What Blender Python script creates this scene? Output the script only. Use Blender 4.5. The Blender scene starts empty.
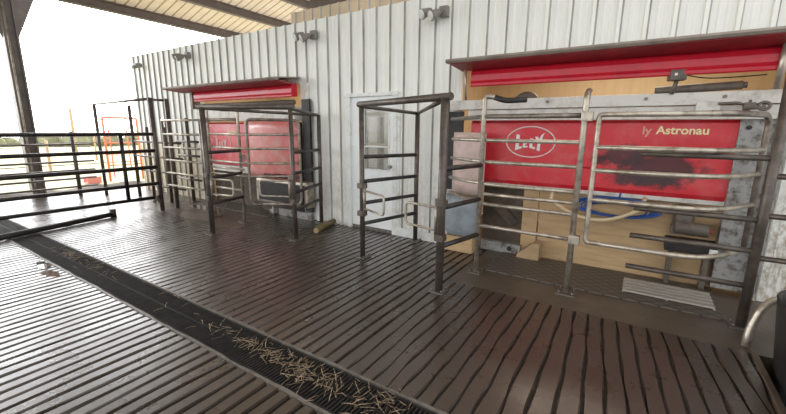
import bpy, bmesh, math, random
from mathutils import Vector, Matrix
random.seed(7)
SC = bpy.context.scene
COL = SC.collection

# ------------------------------------------------------------------ materials
def new_mat(name):
    m = bpy.data.materials.new(name); m.use_nodes = True
    nt = m.node_tree; b = nt.nodes['Principled BSDF']
    return m, nt, b

def N(nt, t, **kw):
    n = nt.nodes.new(t)
    for k, v in kw.items():
        if k in n.inputs: n.inputs[k].default_value = v
        else: setattr(n, k, v)
    return n

def coords(nt, scale=(1, 1, 1)):
    g = nt.nodes.new('ShaderNodeNewGeometry')
    mp = nt.nodes.new('ShaderNodeMapping'); mp.inputs['Scale'].default_value = scale
    nt.links.new(g.outputs['Position'], mp.inputs['Vector'])
    return mp.outputs['Vector']

def ramp(nt, fac, stops):
    r = nt.nodes.new('ShaderNodeValToRGB')
    els = r.color_ramp.elements
    while len(els) < len(stops): els.new(0.5)
    for e, (p, c) in zip(els, stops):
        e.position = p
        e.color = (c, c, c, 1) if not hasattr(c, '__len__') else (*c, 1)
    nt.links.new(fac, r.inputs['Fac'])
    return r.outputs['Color']

def noise(nt, vec, scale, detail=4, rough=0.55):
    n = N(nt, 'ShaderNodeTexNoise', Scale=scale, Detail=detail, Roughness=rough)
    nt.links.new(vec, n.inputs['Vector'])
    return n.outputs['Fac']

def mix(nt, fac, a, b):
    m = nt.nodes.new('ShaderNodeMix'); m.data_type = 'RGBA'
    for sock, v in ((m.inputs[0], fac), (m.inputs[6], a), (m.inputs[7], b)):
        if isinstance(v, (int, float)): sock.default_value = v
        elif hasattr(v, 'default_value') or hasattr(v, 'links'): nt.links.new(v, sock)
        else: sock.default_value = (*v, 1)
    return m.outputs[2]

def math_(nt, op, a, b=None, clamp=False):
    m = nt.nodes.new('ShaderNodeMath'); m.operation = op; m.use_clamp = clamp
    for i, v in enumerate((a, b)):
        if v is None: continue
        if isinstance(v, (int, float)): m.inputs[i].default_value = v
        else: nt.links.new(v, m.inputs[i])
    return m.outputs[0]

def bump(nt, b, h, strength=0.3, dist=0.02):
    bp = N(nt, 'ShaderNodeBump', Strength=strength, Distance=dist)
    nt.links.new(h, bp.inputs['Height']); nt.links.new(bp.outputs['Normal'], b.inputs['Normal'])

def dirty(name, c1, c2, scale=6, lo=.4, hi=.65, rough=.5, metal=0, stretch=(1, 1, 1), bstr=.15, spec=.5):
    """plain material with patches of a second colour (dirt, rust, wear)"""
    m, nt, b = new_mat(name)
    v = coords(nt, stretch)
    f = ramp(nt, noise(nt, v, scale, 6, .65), [(lo, 0), (hi, 1)])
    nt.links.new(mix(nt, f, c1, c2), b.inputs['Base Color'])
    b.inputs['Roughness'].default_value = rough
    b.inputs['Metallic'].default_value = metal
    b.inputs['Specular IOR Level'].default_value = spec
    if bstr: bump(nt, b, noise(nt, v, scale * 4, 4), bstr, .01)
    return m

def plain(name, c, rough=.5, metal=0, emit=None):
    m, nt, b = new_mat(name)
    v = coords(nt)
    f = noise(nt, v, 18, 3)
    nt.links.new(mix(nt, math_(nt, 'MULTIPLY', f, .35), c, tuple(x * .55 for x in c)), b.inputs['Base Color'])
    b.inputs['Roughness'].default_value = rough; b.inputs['Metallic'].default_value = metal
    return m

def wall_mat():
    m, nt, b = new_mat('white_painted_metal')
    v = coords(nt, (1, 1, .12))
    streak = ramp(nt, noise(nt, v, 16, 5, .6), [(.45, 0), (.72, 1)])
    col = mix(nt, math_(nt, 'MULTIPLY', streak, .22), (.80, .81, .765), (.50, .50, .46))
    # mud splashed on the lower part of the sheets
    g = nt.nodes.new('ShaderNodeNewGeometry'); s = nt.nodes.new('ShaderNodeSeparateXYZ')
    nt.links.new(g.outputs['Position'], s.inputs[0])
    low = math_(nt, 'SUBTRACT', 1.35, s.outputs['Z'], True)
    spl = ramp(nt, noise(nt, coords(nt, (1, 1, .6)), 22, 6, .7), [(.42, 0), (.62, 1)])
    left = math_(nt, 'SUBTRACT', -7.0, s.outputs['X'], True)
    right = math_(nt, 'SUBTRACT', s.outputs['X'], .5, True)
    side = math_(nt, 'ADD', math_(nt, 'ADD', left, right, True), .28, True)
    f = math_(nt, 'MULTIPLY', math_(nt, 'MULTIPLY', math_(nt, 'MULTIPLY', low, 1.3, True), spl), side, True)
    col = mix(nt, f, col, (.33, .26, .17))
    fl = math_(nt, 'MULTIPLY', math_(nt, 'MULTIPLY', low, 3.0, True), math_(nt, 'MULTIPLY', left, .75, True), True)
    col = mix(nt, math_(nt, 'MULTIPLY', fl, .8), col, (.58, .47, .30))
    nt.links.new(col, b.inputs['Base Color'])
    b.inputs['Roughness'].default_value = .42
    return m

def concrete(name, c1, c2, c3, r0=.14, r1=.42, bstr=.3, spec=.5, coat=0):
    m, nt, b = new_mat(name)
    v = coords(nt)
    f = ramp(nt, noise(nt, v, 1.3, 6, .6), [(.35, 0), (.68, 1)])
    f2 = ramp(nt, noise(nt, v, 40, 5, .7), [(.4, 0), (.7, 1)])
    col = mix(nt, math_(nt, 'MULTIPLY', f2, .5), mix(nt, f, c1, c2), c3)
    nt.links.new(col, b.inputs['Base Color'])
    w = ramp(nt, noise(nt, v, 3.5, 5, .6), [(.3, r0), (.75, r1)])
    nt.links.new(w, b.inputs['Roughness'])
    bump(nt, b, noise(nt, v, 60, 6, .7), bstr, .004)
    b.inputs['Specular IOR Level'].default_value = spec
    b.inputs['Coat Weight'].default_value = coat; b.inputs['Coat Roughness'].default_value = .3
    return m

def red_panel_mat(name, c, dust, stains, dustamt=.35):
    """glossy red cover; stains = list of (x, z, rx, rz) smears of black grime"""
    m, nt, b = new_mat(name)
    v = coords(nt)
    d = ramp(nt, noise(nt, v, 7, 6, .65), [(.45, 0), (.75, 1)])
    col = mix(nt, math_(nt, 'MULTIPLY', d, dustamt), c, dust)
    g = nt.nodes.new('ShaderNodeNewGeometry'); s = nt.nodes.new('ShaderNodeSeparateXYZ')
    nt.links.new(g.outputs['Position'], s.inputs[0])
    nz = noise(nt, v, 5.5, 6, .7)
    for (x, z, rx, rz) in stains:
        dx = math_(nt, 'DIVIDE', math_(nt, 'SUBTRACT', s.outputs['X'], x), rx)
        dz = math_(nt, 'DIVIDE', math_(nt, 'SUBTRACT', s.outputs['Z'], z), rz)
        r2 = math_(nt, 'ADD', math_(nt, 'MULTIPLY', dx, dx), math_(nt, 'MULTIPLY', dz, dz))
        k = math_(nt, 'SUBTRACT', math_(nt, 'MULTIPLY', nz, 2.6), math_(nt, 'ADD', math_(nt, 'MULTIPLY', r2, .8), .55))
        k = math_(nt, 'MULTIPLY', k, 2.2, True)
        col = mix(nt, math_(nt, 'MULTIPLY', k, .9), col, (.035, .012, .014))
    nt.links.new(col, b.inputs['Base Color'])
    b.inputs['Roughness'].default_value = .3
    return m

def mat_rubber():
    m, nt, b = new_mat('diamond_rubber')
    v = coords(nt)
    s = nt.nodes.new('ShaderNodeSeparateXYZ'); nt.links.new(v, s.inputs[0])
    def lines(sign):
        a = math_(nt, 'ADD', math_(nt, 'MULTIPLY', s.outputs['X'], 7.0), math_(nt, 'MULTIPLY', s.outputs['Y'], sign * 9.0))
        fr = math_(nt, 'ABSOLUTE', math_(nt, 'SUBTRACT', math_(nt, 'FRACT', a), .5))
        return math_(nt, 'LESS_THAN', fr, .06)
    l = math_(nt, 'MAXIMUM', lines(1), lines(-1))
    f = noise(nt, v, 8, 5)
    col = mix(nt, l, mix(nt, f, (.085, .072, .058), (.13, .11, .085)), (.02, .018, .015))
    nt.links.new(col, b.inputs['Base Color'])
    b.inputs['Roughness'].default_value = .5
    bump(nt, b, l, .6, -.01)
    return m

def wood_mat(name, c1, c2, stretch=(1.2, 10, 10), scale=3):
    m, nt, b = new_mat(name)
    v = coords(nt, stretch)
    f = ramp(nt, noise(nt, v, scale, 6, .6), [(.3, 0), (.7, 1)])
    nt.links.new(mix(nt, f, c1, c2), b.inputs['Base Color'])
    b.inputs['Roughness'].default_value = .65
    return m

def grass_mat():
    m, nt, b = new_mat('pale_grass')
    v = coords(nt)
    f = ramp(nt, noise(nt, v, .5, 6, .6), [(.35, 0), (.65, 1)])
    f2 = noise(nt, v, 9, 4)
    col = mix(nt, f, (.50, .47, .30), (.42, .44, .22))
    nt.links.new(mix(nt, math_(nt, 'MULTIPLY', f2, .5), col, (.3, .27, .17)), b.inputs['Base Color'])
    b.inputs['Roughness'].default_value = .9
    return m

def glass_mat():
    m, nt, b = new_mat('door_glass')
    b.inputs['Base Color'].default_value = (.9, .93, .92, 1)
    b.inputs['Transmission Weight'].default_value = .85
    b.inputs['Roughness'].default_value = .08
    b.inputs['IOR'].default_value = 1.45
    return m

M = {}
M['wall'] = wall_mat()
M['ribshade'] = dirty('shaded_rib_flank', (.22, .21, .195), (.50, .50, .47), 5, .35, .7, .6, 0, (1, 1, .3))  # dark tone of the rib flanks turned from the sky, shade painted in
M['trimwhite'] = dirty('white_trim', (.72, .74, .72), (.5, .46, .38), 7, .5, .75, .45)
M['tan'] = dirty('tan_sheet', (.62, .50, .34), (.50, .40, .27), 3, .35, .7, .6)
M['roof'] = dirty('tan_roof_sheet', (.60, .49, .36), (.53, .43, .31), 2, .35, .7, .5)
M['brownsteel'] = dirty('brown_painted_steel', (.085, .06, .045), (.12, .09, .07), 5, .4, .7, .5)
M['flaresteel'] = dirty('flare_lightened_steel', (.20, .17, .15), (.13, .11, .10), 5, .4, .7, .5)  # brown steel made paler, lens flare put into the post's colour
M['galv'] = dirty('dirty_galvanised_pipe', (.30, .265, .225), (.14, .11, .085), 9, .42, .66, .38, .55)
M['galvlight'] = dirty('worn_galvanised_pipe', (.47, .42, .345), (.20, .155, .11), 11, .45, .7, .34, .55)
M['darkpipe'] = dirty('dark_dirty_pipe', (.078, .063, .052), (.15, .122, .10), 10, .42, .72, .42, .35)
M['blackpipe'] = dirty('black_wet_pipe', (.022, .02, .02), (.05, .045, .04), 10, .42, .72, .42, .2)
M['sheetgalv'] = dirty('speckled_galvanised_sheet', (.34, .34, .325), (.09, .07, .05), 14, .48, .66, .45, .25)
M['beamwhite'] = dirty('grey_white_beam', (.66, .64, .59), (.40, .36, .30), 8, .48, .75, .5)
M['red'] = red_panel_mat('red_cover', (.62, .022, .035), (.62, .25, .24), [(.17, 1.13, .42, .2), (-.15, 1.25, .28, .12), (.0, 1.03, .35, .1), (-.35, 1.2, .12, .07)], .3)
M['redfaded'] = red_panel_mat('faded_red_cover', (.66, .06, .085), (.68, .34, .32), [(-6.3, .95, .12, .08)], .5)
M['pink'] = red_panel_mat('dusty_red_body', (.66, .19, .185), (.62, .44, .38), [(-5.0, .72, .5, .04)], .8)
M['redhood'] = dirty('red_shutter', (.55, .012, .03), (.42, .01, .025), 5, .4, .7, .3)
M['redlining'] = dirty('shaded_red_lining', (.36, .012, .022), (.16, .01, .014), 4, .4, .7, .5)  # red darkened to paint in the shade under the hood
M['hoodgrey'] = dirty('weathered_grey_edge', (.30, .26, .22), (.20, .17, .14), 8, .4, .7, .55, .2)
M['shield'] = dirty('dusty_pink_shield', (.60, .46, .42), (.46, .34, .29), 9, .42, .7, .55)
M['drum'] = dirty('blue_grey_plastic', (.30, .34, .37), (.20, .22, .24), 6, .4, .7, .3)
M['black'] = dirty('black_rubber', (.014, .013, .012), (.03, .027, .024), 9, .4, .7, .55)
M['darkbrown'] = dirty('dark_grimy_board', (.055, .04, .028), (.12, .09, .06), 7, .4, .7, .7)
M['motor'] = dirty('grey_brown_motor', (.15, .125, .10), (.09, .075, .06), 9, .4, .7, .5)
M['board'] = wood_mat('tan_board', (.56, .39, .21), (.40, .27, .14), (1.2, 9, 9), 2.2)
M['woodblock'] = wood_mat('wood_block', (.45, .32, .18), (.33, .22, .12))
M['log'] = wood_mat('yellow_log', (.20, .145, .05), (.10, .07, .028), (6, 6, 6), 5)
M['logend'] = plain('log_end', (.36, .28, .14), .7)
M['white'] = plain('white_letter', (.86, .84, .80), .4)
M['cream'] = plain('cream_letter', (.90, .80, .45), .4)
M['fadecream'] = plain('faded_letter', (.72, .38, .27), .45)
M['fadelogo'] = plain('faded_emblem', (.78, .55, .55), .45)
M['bluehose'] = plain('blue_hose', (.02, .08, .30), .4)
M['creamhose'] = plain('cream_hose', (.72, .58, .36), .5)
M['redplastic'] = plain('red_plastic', (.6, .02, .02), .4)
M['rubbermat'] = mat_rubber()
M['slat'] = plain('pale_slats', (.40, .37, .32), .5)
M['steel'] = plain('dull_bolt_steel', (.20, .18, .16), .45, .7)
M['slab'] = concrete('wet_grooved_concrete', (.044, .030, .0215), (.060, .043, .031), (.029, .020, .0145), .22, .42, .22, spec=.75, coat=.5)
M['slurry'] = concrete('groove_slurry', (.012, .009, .007), (.018, .014, .010), (.007, .006, .005), .5, .8, .3, .3)
M['ledge'] = concrete('smooth_concrete_ledge', (.08, .062, .045), (.11, .088, .064), (.056, .044, .032), .25, .55, .15)
M['edge'] = dirty('drain_edge_concrete', (.16, .145, .125), (.08, .07, .06), 14, .4, .7, .5)
M['grate'] = dirty('black_drain_grate', (.016, .015, .014), (.03, .026, .023), 12, .4, .7, .75, spec=.2)
M['straw'] = dirty('wet_straw', (.34, .25, .15), (.10, .07, .045), 30, .4, .6, .6)
M['mud'] = plain('brown_mud', (.15, .095, .06), .85)
M['water'] = plain('water_film', (.12, .11, .10), .04)
M['ground'] = grass_mat()
M['dirt'] = concrete('dark_dirt', (.07, .05, .035), (.13, .1, .07), (.04, .03, .02), .7, .9, .6)
M['orange'] = plain('orange_gate_paint', (.80, .24, .12), .5)
M['paleroom'] = wood_mat('pale_room_board', (.72, .58, .38), (.62, .48, .30), (10, 10, 1), 1)
M['palered'] = plain('faded_red_plastic', (.70, .25, .24), .6)
M['glass'] = glass_mat()
M['doorwhite'] = dirty('white_door_paint', (.80, .83, .83), (.66, .66, .62), 5, .5, .8, .4)
M['lens'] = plain('lamp_lens', (.75, .74, .70), .25)
M['lampbody'] = plain('grey_lamp_body', (.22, .20, .18), .5)
M['curtain'] = plain('brown_interior', (.35, .24, .15), .8)
M['hedge'] = dirty('pale_hedge', (.16, .17, .09), (.26, .25, .15), 3, .35, .7, .9)

# ------------------------------------------------------------------ mesh helpers
class MB:
    def __init__(s): s.bm = bmesh.new()
    def box(s, x0, x1, y0, y1, z0, z1, bev=0):
        bm2 = bmesh.new()
        bmesh.ops.create_cube(bm2, size=1)
        for v in bm2.verts:
            v.co = Vector(((x0 + x1) / 2 + v.co.x * abs(x1 - x0), (y0 + y1) / 2 + v.co.y * abs(y1 - y0), (z0 + z1) / 2 + v.co.z * abs(z1 - z0)))
        if bev: bmesh.ops.bevel(bm2, geom=bm2.edges[:], offset=bev, segments=2, profile=.6, affect='EDGES')
        s.merge(bm2); return s
    def obox(s, c, u, v, w, bev=0):
        """box about c with half vectors u, v, w"""
        c, u, v, w = Vector(c), Vector(u), Vector(v), Vector(w)
        bm2 = bmesh.new(); bmesh.ops.create_cube(bm2, size=2)
        for q in bm2.verts: q.co = c + u * q.co.x + v * q.co.y + w * q.co.z
        if bev: bmesh.ops.bevel(bm2, geom=bm2.edges[:], offset=bev, segments=2, profile=.6, affect='EDGES')
        s.merge(bm2); return s
    def merge(s, bm2):
        me = bpy.data.meshes.new('t'); bm2.to_mesh(me); bm2.free()
        s.bm.from_mesh(me); bpy.data.meshes.remove(me)
    def tube(s, pts, r, fillet=0, seg=12, r2=None):
        P = [Vector(p) for p in pts]
        if fillet and len(P) > 2:
            Q = [P[0]]
            for i in range(1, len(P) - 1):
                a, b, c = P[i - 1], P[i], P[i + 1]
                f = min(fillet, (a - b).length * .49, (c - b).length * .49)
                p, q = b + (a - b).normalized() * f, b + (c - b).normalized() * f
                for k in range(7):
                    t = k / 6
                    Q.append(p * (1 - t) ** 2 + b * 2 * t * (1 - t) + q * t * t)
            Q.append(P[-1]); P = Q
        t0 = (P[1] - P[0]).normalized()
        up = Vector((0, 0, 1)) if abs(t0.z) < .9 else Vector((0, 1, 0))
        n = (up - t0 * up.dot(t0)).normalized()
        rings = []
        for i, p in enumerate(P):
            t = (P[min(i + 1, len(P) - 1)] - P[max(i - 1, 0)]).normalized()
            n = (n - t * n.dot(t)).normalized(); b = t.cross(n)
            rr = r if r2 is None else r + (r2 - r) * i / (len(P) - 1)
            rings.append([s.bm.verts.new(p + (n * math.cos(a) + b * math.sin(a)) * rr) for a in [2 * math.pi * k / seg for k in range(seg)]])
        for i in range(len(rings) - 1):
            for k in range(seg):
                f = s.bm.faces.new((rings[i][k], rings[i][(k + 1) % seg], rings[i + 1][(k + 1) % seg], rings[i + 1][k]))
                f.smooth = True
        s.bm.faces.new(rings[0]); s.bm.faces.new(rings[-1][::-1])
        return s
    def prism(s, poly, fn):
        """poly: 2-D points; fn(a, b, k) -> 3-D point, k = 0 front, 1 back"""
        A = [s.bm.verts.new(fn(a, b, 0)) for a, b in poly]
        B = [s.bm.verts.new(fn(a, b, 1)) for a, b in poly]
        n = len(poly)
        s.bm.faces.new(A); s.bm.faces.new(B[::-1])
        for i in range(n): s.bm.faces.new((A[i], A[(i + 1) % n], B[(i + 1) % n], B[i]))
        return s
    def grid(s, nu, nv, fn, smooth=False, skip=None, matfn=None):
        V = [[s.bm.verts.new(fn(i, j)) for j in range(nv)] for i in range(nu)]
        for i in range(nu - 1):
            for j in range(nv - 1):
                if skip and skip(i, j): continue
                f = s.bm.faces.new((V[i][j], V[i + 1][j], V[i + 1][j + 1], V[i][j + 1]))
                f.smooth = smooth
                if matfn: f.material_index = matfn(i, j)
        return s
    def ring(s, c, ru, rv, U, W, r, seg=48):
        """closed elliptical ring of round section"""
        c, U, W = Vector(c), Vector(U), Vector(W); Nn = U.cross(W)
        R = []
        for k in range(seg):
            a = 2 * math.pi * k / seg
            p = c + U * ru * math.cos(a) + W * rv * math.sin(a)
            o = (U * math.cos(a) + W * math.sin(a)).normalized()
            R.append([s.bm.verts.new(p + (o * math.cos(b) + Nn * math.sin(b)) * r) for b in [2 * math.pi * j / 6 for j in range(6)]])
        for k in range(seg):
            for j in range(6):
                f = s.bm.faces.new((R[k][j], R[(k + 1) % seg][j], R[(k + 1) % seg][(j + 1) % 6], R[k][(j + 1) % 6])); f.smooth = True
        return s
    def build(s, name, mats, parent=None, recalc=True):
        if recalc: bmesh.ops.recalc_face_normals(s.bm, faces=s.bm.faces[:])
        off = Vector((0, 0, 0)); q = parent
        while q is not None: off += q.location; q = q.parent
        for v in s.bm.verts: v.co -= off
        me = bpy.data.meshes.new(name); s.bm.to_mesh(me); s.bm.free()
        for m in (mats if isinstance(mats, (list, tuple)) else [mats]): me.materials.append(m)
        o = bpy.data.objects.new(name, me); COL.objects.link(o)
        if parent is not None: o.parent = parent
        return o

def thing(name, label, cat, loc, group=None):
    o = bpy.data.objects.new(name, None); COL.objects.link(o); o.location = loc
    o.empty_display_size = .1
    return tag(o, label, cat, group)
def tag(o, label, cat, group=None, kind=None):
    o['label'] = label; o['category'] = cat
    if group: o['group'] = group
    if kind: o['kind'] = kind
    return o
def struct(mb, name, mats, parent=None, label=None, recalc=True):
    o = mb.build(name, mats, parent, recalc)
    if parent is None: o['kind'] = 'structure'
    if label: o['label'] = label
    return o

YW = 4.5            # face of the white wall

# ------------------------------------------------------------------ floor
PITCH = .1
def wob(i, y, amp):
    return amp * (math.sin(y * 9 + i * 1.7) * .5 + math.sin(y * 17 + i * 2.9) * .3 + math.sin(y * 4.1 + i * .83) * .6)
def grooved(x0, x1, y0, y1, name, slant=lambda x, y: 0, depth=.016, amp=.006, step=.12, gw=.030):
    n = int(round((x1 - x0) / PITCH))
    ys = [y0 + (y1 - y0) * k / max(1, int((y1 - y0) / step)) for k in range(max(1, int((y1 - y0) / step)) + 1)]
    prof = []
    for i in range(n):
        a = x0 + i * PITCH
        prof += [(a, 0, i, 0), (a + .1 - gw, 0, i, 0), (a + .106 - gw, -depth, i, 1), (a + .094, -depth, i, 0)]
    prof.append((x1, 0, n, 0))
    mb = MB()
    def fn(i, j):
        x, z, g, _ = prof[i]; y = ys[j]
        wid = .004 * math.sin(y * 13 + g * 5.1 + i) * (amp / .006)
        edge = 0 if i in (0, len(prof) - 1) else 1
        zz = z + (.0025 * math.sin(y * 5 + g) if z == 0 else 0) * edge
        return Vector((x + (wob(g, y, amp) + wid + slant(x, y)) * edge, y, zz))
    mb.grid(len(prof), len(ys), fn, matfn=lambda i, j: 1 if i % 4 in (1, 2, 3) and prof[i][1] + prof[min(i + 1, len(prof) - 1)][1] < -depth * 1.5 or i % 4 == 2 else 0)
    return struct(mb, name, [M['slab'], M['slurry']])
def fan(x, y):
    t = max(0, min(1, (x + .7) / .7)); t = t * t * (3 - 2 * t)
    return -.1 * t * (y - 3.35) * max(0, min(1, (.79 - x) / .1))
Y0, Y1 = 1.31, 1.635            # drain channel
LEDGE = 3.35
grooved(-10.7, .8, -1.2, Y0 - .02, 'floor', depth=.02, amp=.003, step=.25, gw=.037)
grooved(-10.7, -5.1, Y1 + .02, LEDGE, 'floor', depth=.015, amp=.003, step=.2, gw=.036)
grooved(-5.1, -1.5, Y1 + .02, YW - .005, 'floor', depth=.016, amp=.004, step=.15)
grooved(-1.5, .8, Y1 + .02, LEDGE, 'floor', slant=fan, depth=.013, amp=.0055, step=.06, gw=.022)
mb = MB(); mb.box(-10.7, .8, -8, -1.2, -.3, -.001); struct(mb, 'floor', M['slab'])
mb = MB(); mb.box(-1.5, 1.5, LEDGE, YW + .12, -.3, 0); struct(mb, 'floor', M['ledge'])
mb = MB(); mb.box(-10.7, -5.1, LEDGE, YW + .12, -.3, 0); struct(mb, 'floor', M['ledge'])
mb = MB(); mb.box(-10.7, .8, -8, YW, -.5, -.18); struct(mb, 'floor', M['slurry'])
mb = MB(); mb.box(.83, 6, -8, LEDGE, -.5, -.32); struct(mb, 'floor', M['slurry'])
mb = MB(); mb.box(1.5, 6, LEDGE, YW + .1, -.5, -.02); struct(mb, 'floor', M['slab'])
# steel angle along the slab's right edge, concrete lips along the drain
mb = MB(); mb.box(.8, .835, Y1, LEDGE + .1, -.32, .012, .004); struct(mb, 'trim_1', M['brownsteel'])
for k, (a, b) in enumerate(((Y0 - .02, Y0), (Y1, Y1 + .02))):
    mb = MB()
    def lip(i, j, a=a, b=b):
        x = -10.7 + i * .1
        w = .004 * math.sin(x * 7) + .003 * math.sin(x * 19)
        return Vector((x, (a, a, b + w, b + w)[j], (-.18, .005, .004, -.18)[j]))
    mb.grid(116, 4, lip); struct(mb, 'trim_%d' % (2 + k), M['edge'])

# drain grate: cross bars carried by three long bars
t = thing('drain_grate', 'long black slotted drain grate sunk across the grooved concrete floor', 'drain grate', (-4.5, 1.47, -.05))
mb = MB()
x = -10.6
while x < .75:
    mb.box(x, x + .011, Y0 + .008, Y1 - .008, -.035, -.006); x += .026
o = mb.build('cross_slats', M['grate'], t)
for y in (Y0 + .012, (Y0 + Y1) / 2, Y1 - .012):
    MB().box(-10.6, .75, y - .006, y + .006, -.06, -.003).build('long_bar', M['grate'], t)

# straw caught on the grate
def straw(spots, name, label, z=-.003):
    mb = MB()
    for (x0, y0, sx, sy, n, L) in spots:
        for k in range(n):
            c = Vector((random.gauss(x0, sx), max(Y0 - .05, min(Y1 + .06, random.gauss(y0, sy))), z + random.uniform(.004, .028)))
            a = random.uniform(0, math.pi); l = L * random.uniform(.35, 1.1)
            d = Vector((math.cos(a), math.sin(a), random.uniform(-.12, .22))) * l / 2
            m_ = c + Vector((random.uniform(-1, 1), random.uniform(-1, 1), .6)) * l * .08
            mb.tube([c - d, m_, c + d], random.uniform(.0012, .0028), seg=5)
    o = mb.build(name, M['straw']); tag(o, label, 'straw', kind='stuff')
straw([(-2.45, 1.5, .13, .05, 14, .12), (-2.15, 1.51, .1, .035, 30, .1), (-1.92, 1.50, .08, .04, 40, .09), (-1.66, 1.49, .10, .05, 62, .09), (-1.45, 1.46, .12, .06, 40, .1), (-1.15, 1.47, .15, .07, 34, .09), (-.95, 1.52, .1, .05, 22, .1)],
      'straw', 'loose wet straw heaped on the near end of the drain grate')
straw([(-5.5, 1.52, .2, .04, 34, .12), (-4.9, 1.5, .3, .05, 20, .12), (-3.3, 1.5, .4, .08, 10, .12)], 'straw', 'thin scatter of straw on the far end of the drain grate')
mb = MB()
def clump(i, j):
    a = 2 * math.pi * i / 24; r = j / 5
    q = 1 + .2 * math.sin(2 * a + 1) + .15 * math.sin(5 * a)
    return Vector((-5.0 + math.cos(a) * r * q * .15, 1.19 + math.sin(a) * r * q * .065, .024 * (1 - r * r) * (.8 + .2 * math.sin(7 * a + 4 * r)) - .001))
mb.grid(25, 6, clump, True)
tag(mb.build('mud_clump', M['mud']), 'brown clump of mud on the wet slab beside the drain', 'mud')

def puddle(name, cx, cy, rx, ry, label, seed):
    rnd = random.Random(seed); mb = MB(); ph = [rnd.uniform(0, 6.28) for _ in range(4)]
    pts = []
    for k in range(40):
        a = 2 * math.pi * k / 40
        q = 1 + .16 * math.sin(2 * a + ph[0]) + .12 * math.sin(3 * a + ph[1]) + .07 * math.sin(7 * a + ph[2])
        pts.append((math.cos(a) * rx * q, math.sin(a) * ry * q))
    mb.prism(pts, lambda a, b, k: Vector((cx + a, cy + b, .0045 if k == 0 else -.002)))
    tag(mb.build(name, M['water']), label, 'puddle')
puddle('puddle', -6.72, 3.98, .46, .16, 'shallow bright puddle on the smooth ledge inside the far stall', 3)
puddle('puddle', -5.38, 1.23, .20, .045, 'shallow bright puddle on the slab beside the mud clump', 5)

# ------------------------------------------------------------------ white wall, ribbed sheet
RIB = .222
def ribbed(x0, x1, z0, z1, y=YW, rib=RIB, dep=.03, phase=-5.208):
    xs = {x0, x1}
    k = math.floor((x0 - phase) / rib) - 1
    prof = {}
    def put(x, d):
        if x0 < x < x1: prof[round(x, 5)] = d
    while phase + k * rib < x1 + rib:
        c = phase + k * rib
        for dx, d in ((-.026, 0), (-.018, dep), (.012, dep), (.026, 0)): put(c + dx, d)
        for m_ in (.082, .140):
            for dx, d in ((-.012, 0), (-.007, .004), (.007, .004), (.012, 0)): put(c + m_ + dx, d)
        k += 1
    P = [(x0, 0)] + sorted(prof.items()) + [(x1, 0)]
    mb = MB()
    ribshade = lambda i: 1 if i + 1 < len(P) and P[i][1] == dep and P[i + 1][1] == 0 else 0  # right flank of each rib takes the painted shade colour
    mb.grid(len(P), 2, lambda i, j: Vector((P[i][0], y - P[i][1], (z0, z1)[j])), matfn=lambda i, j: ribshade(i))
    return mb
WT = 3.1
O1 = (-1.93, 1.0); O2 = (-7.49, -4.70); OD = (-3.70, -2.85)
def mir(X): return -6.49 - X
def backed(mb, x0, x1, z0, z1, th=.05):
    mb.box(x0, x1, YW + .002, YW + th, z0, z1); return mb
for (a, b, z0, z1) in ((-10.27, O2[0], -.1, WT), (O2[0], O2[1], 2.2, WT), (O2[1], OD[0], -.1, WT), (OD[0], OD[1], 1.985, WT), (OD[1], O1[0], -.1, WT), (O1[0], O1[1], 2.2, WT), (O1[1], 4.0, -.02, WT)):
    struct(backed(ribbed(a, b, z0, z1), a, b, z0, z1), 'wall_back', [M['wall'], M['ribshade']], recalc=False)
# jamb trims at openings and the door
for k, x in enumerate((O2[1] + .17, O2[1] + .34, OD[1] + .04)):
    struct(MB().box(x - .03, x + .03, YW - .042, YW, .0, 2.2 if k < 2 else 1.99, .004), 'trim_%d' % (4 + k), M['trimwhite'])
struct(MB().box(OD[1] + .02, O1[0] - .14, YW - .05, YW - .034, 0, .12), 'baseboard_back', M['trimwhite'])
# tan upper cladding behind the top edge of the white wall, with the dark beam along it
struct(ribbed(-4.95, 4.0, 2.9, 3.3, y=YW + .1, rib=.18, dep=.02), 'wall_upper', [M['tan'], M['ribshade']], recalc=False)
struct(MB().box(-4.55, 4.0, YW + .12, YW + .25, 3.29, 3.5), 'trim_7', M['brownsteel'])

# door in the wall with a glazed upper half
d = MB().box(OD[0] + .05, OD[1] - .05, YW - .01, YW + .03, .05, .93).box(OD[0] + .05, OD[1] - .05, YW - .01, YW + .03, 1.78, 1.95)
d.box(OD[0] + .05, -3.40, YW - .01, YW + .03, .93, 1.78).box(-2.99, OD[1] - .05, YW - .01, YW + .03, .93, 1.78)
door = struct(d, 'door_1', M['doorwhite'], label='white door with glazed upper half behind the steel entry frame')
f = MB().box(OD[0] - .02, OD[0] + .05, YW - .05, YW + .02, 0, 1.985, .004).box(OD[1] - .05, OD[1] + .02, YW - .05, YW + .02, 0, 1.985, .004).box(OD[0] - .04, OD[1] + .04, YW - .06, YW + .02, 1.95, 2.0, .004)
f.build('door_frame', M['trimwhite'], door)
w = MB().box(-3.42, -3.40, YW - .02, YW, .93, 1.78).box(-2.99, -2.97, YW - .02, YW, .93, 1.78).box(-3.42, -2.97, YW - .02, YW, .91, .93).box(-3.42, -2.97, YW - .02, YW, 1.78, 1.8).box(-3.40, -2.99, YW - .012, YW + .01, 1.24, 1.265)
wf = w.build('window_frame', M['trimwhite'], door)
MB().box(-3.40, -2.99, YW + .005, YW + .011, .93, 1.78).build('pane', M['glass'], wf)
MB().tube([(-2.93, YW - .01, .98), (-2.93, YW - .06, .98)], .012).tube([(-2.93, YW - .05, .98), (-2.93, YW - .085, .98)], .026, seg=14).build('door_handle', M['steel'], door)
MB().box(OD[0] + .05, OD[1] - .05, YW - .012, YW + .05, -.1, .05).build('door_sill', M['edge'], door)
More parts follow.
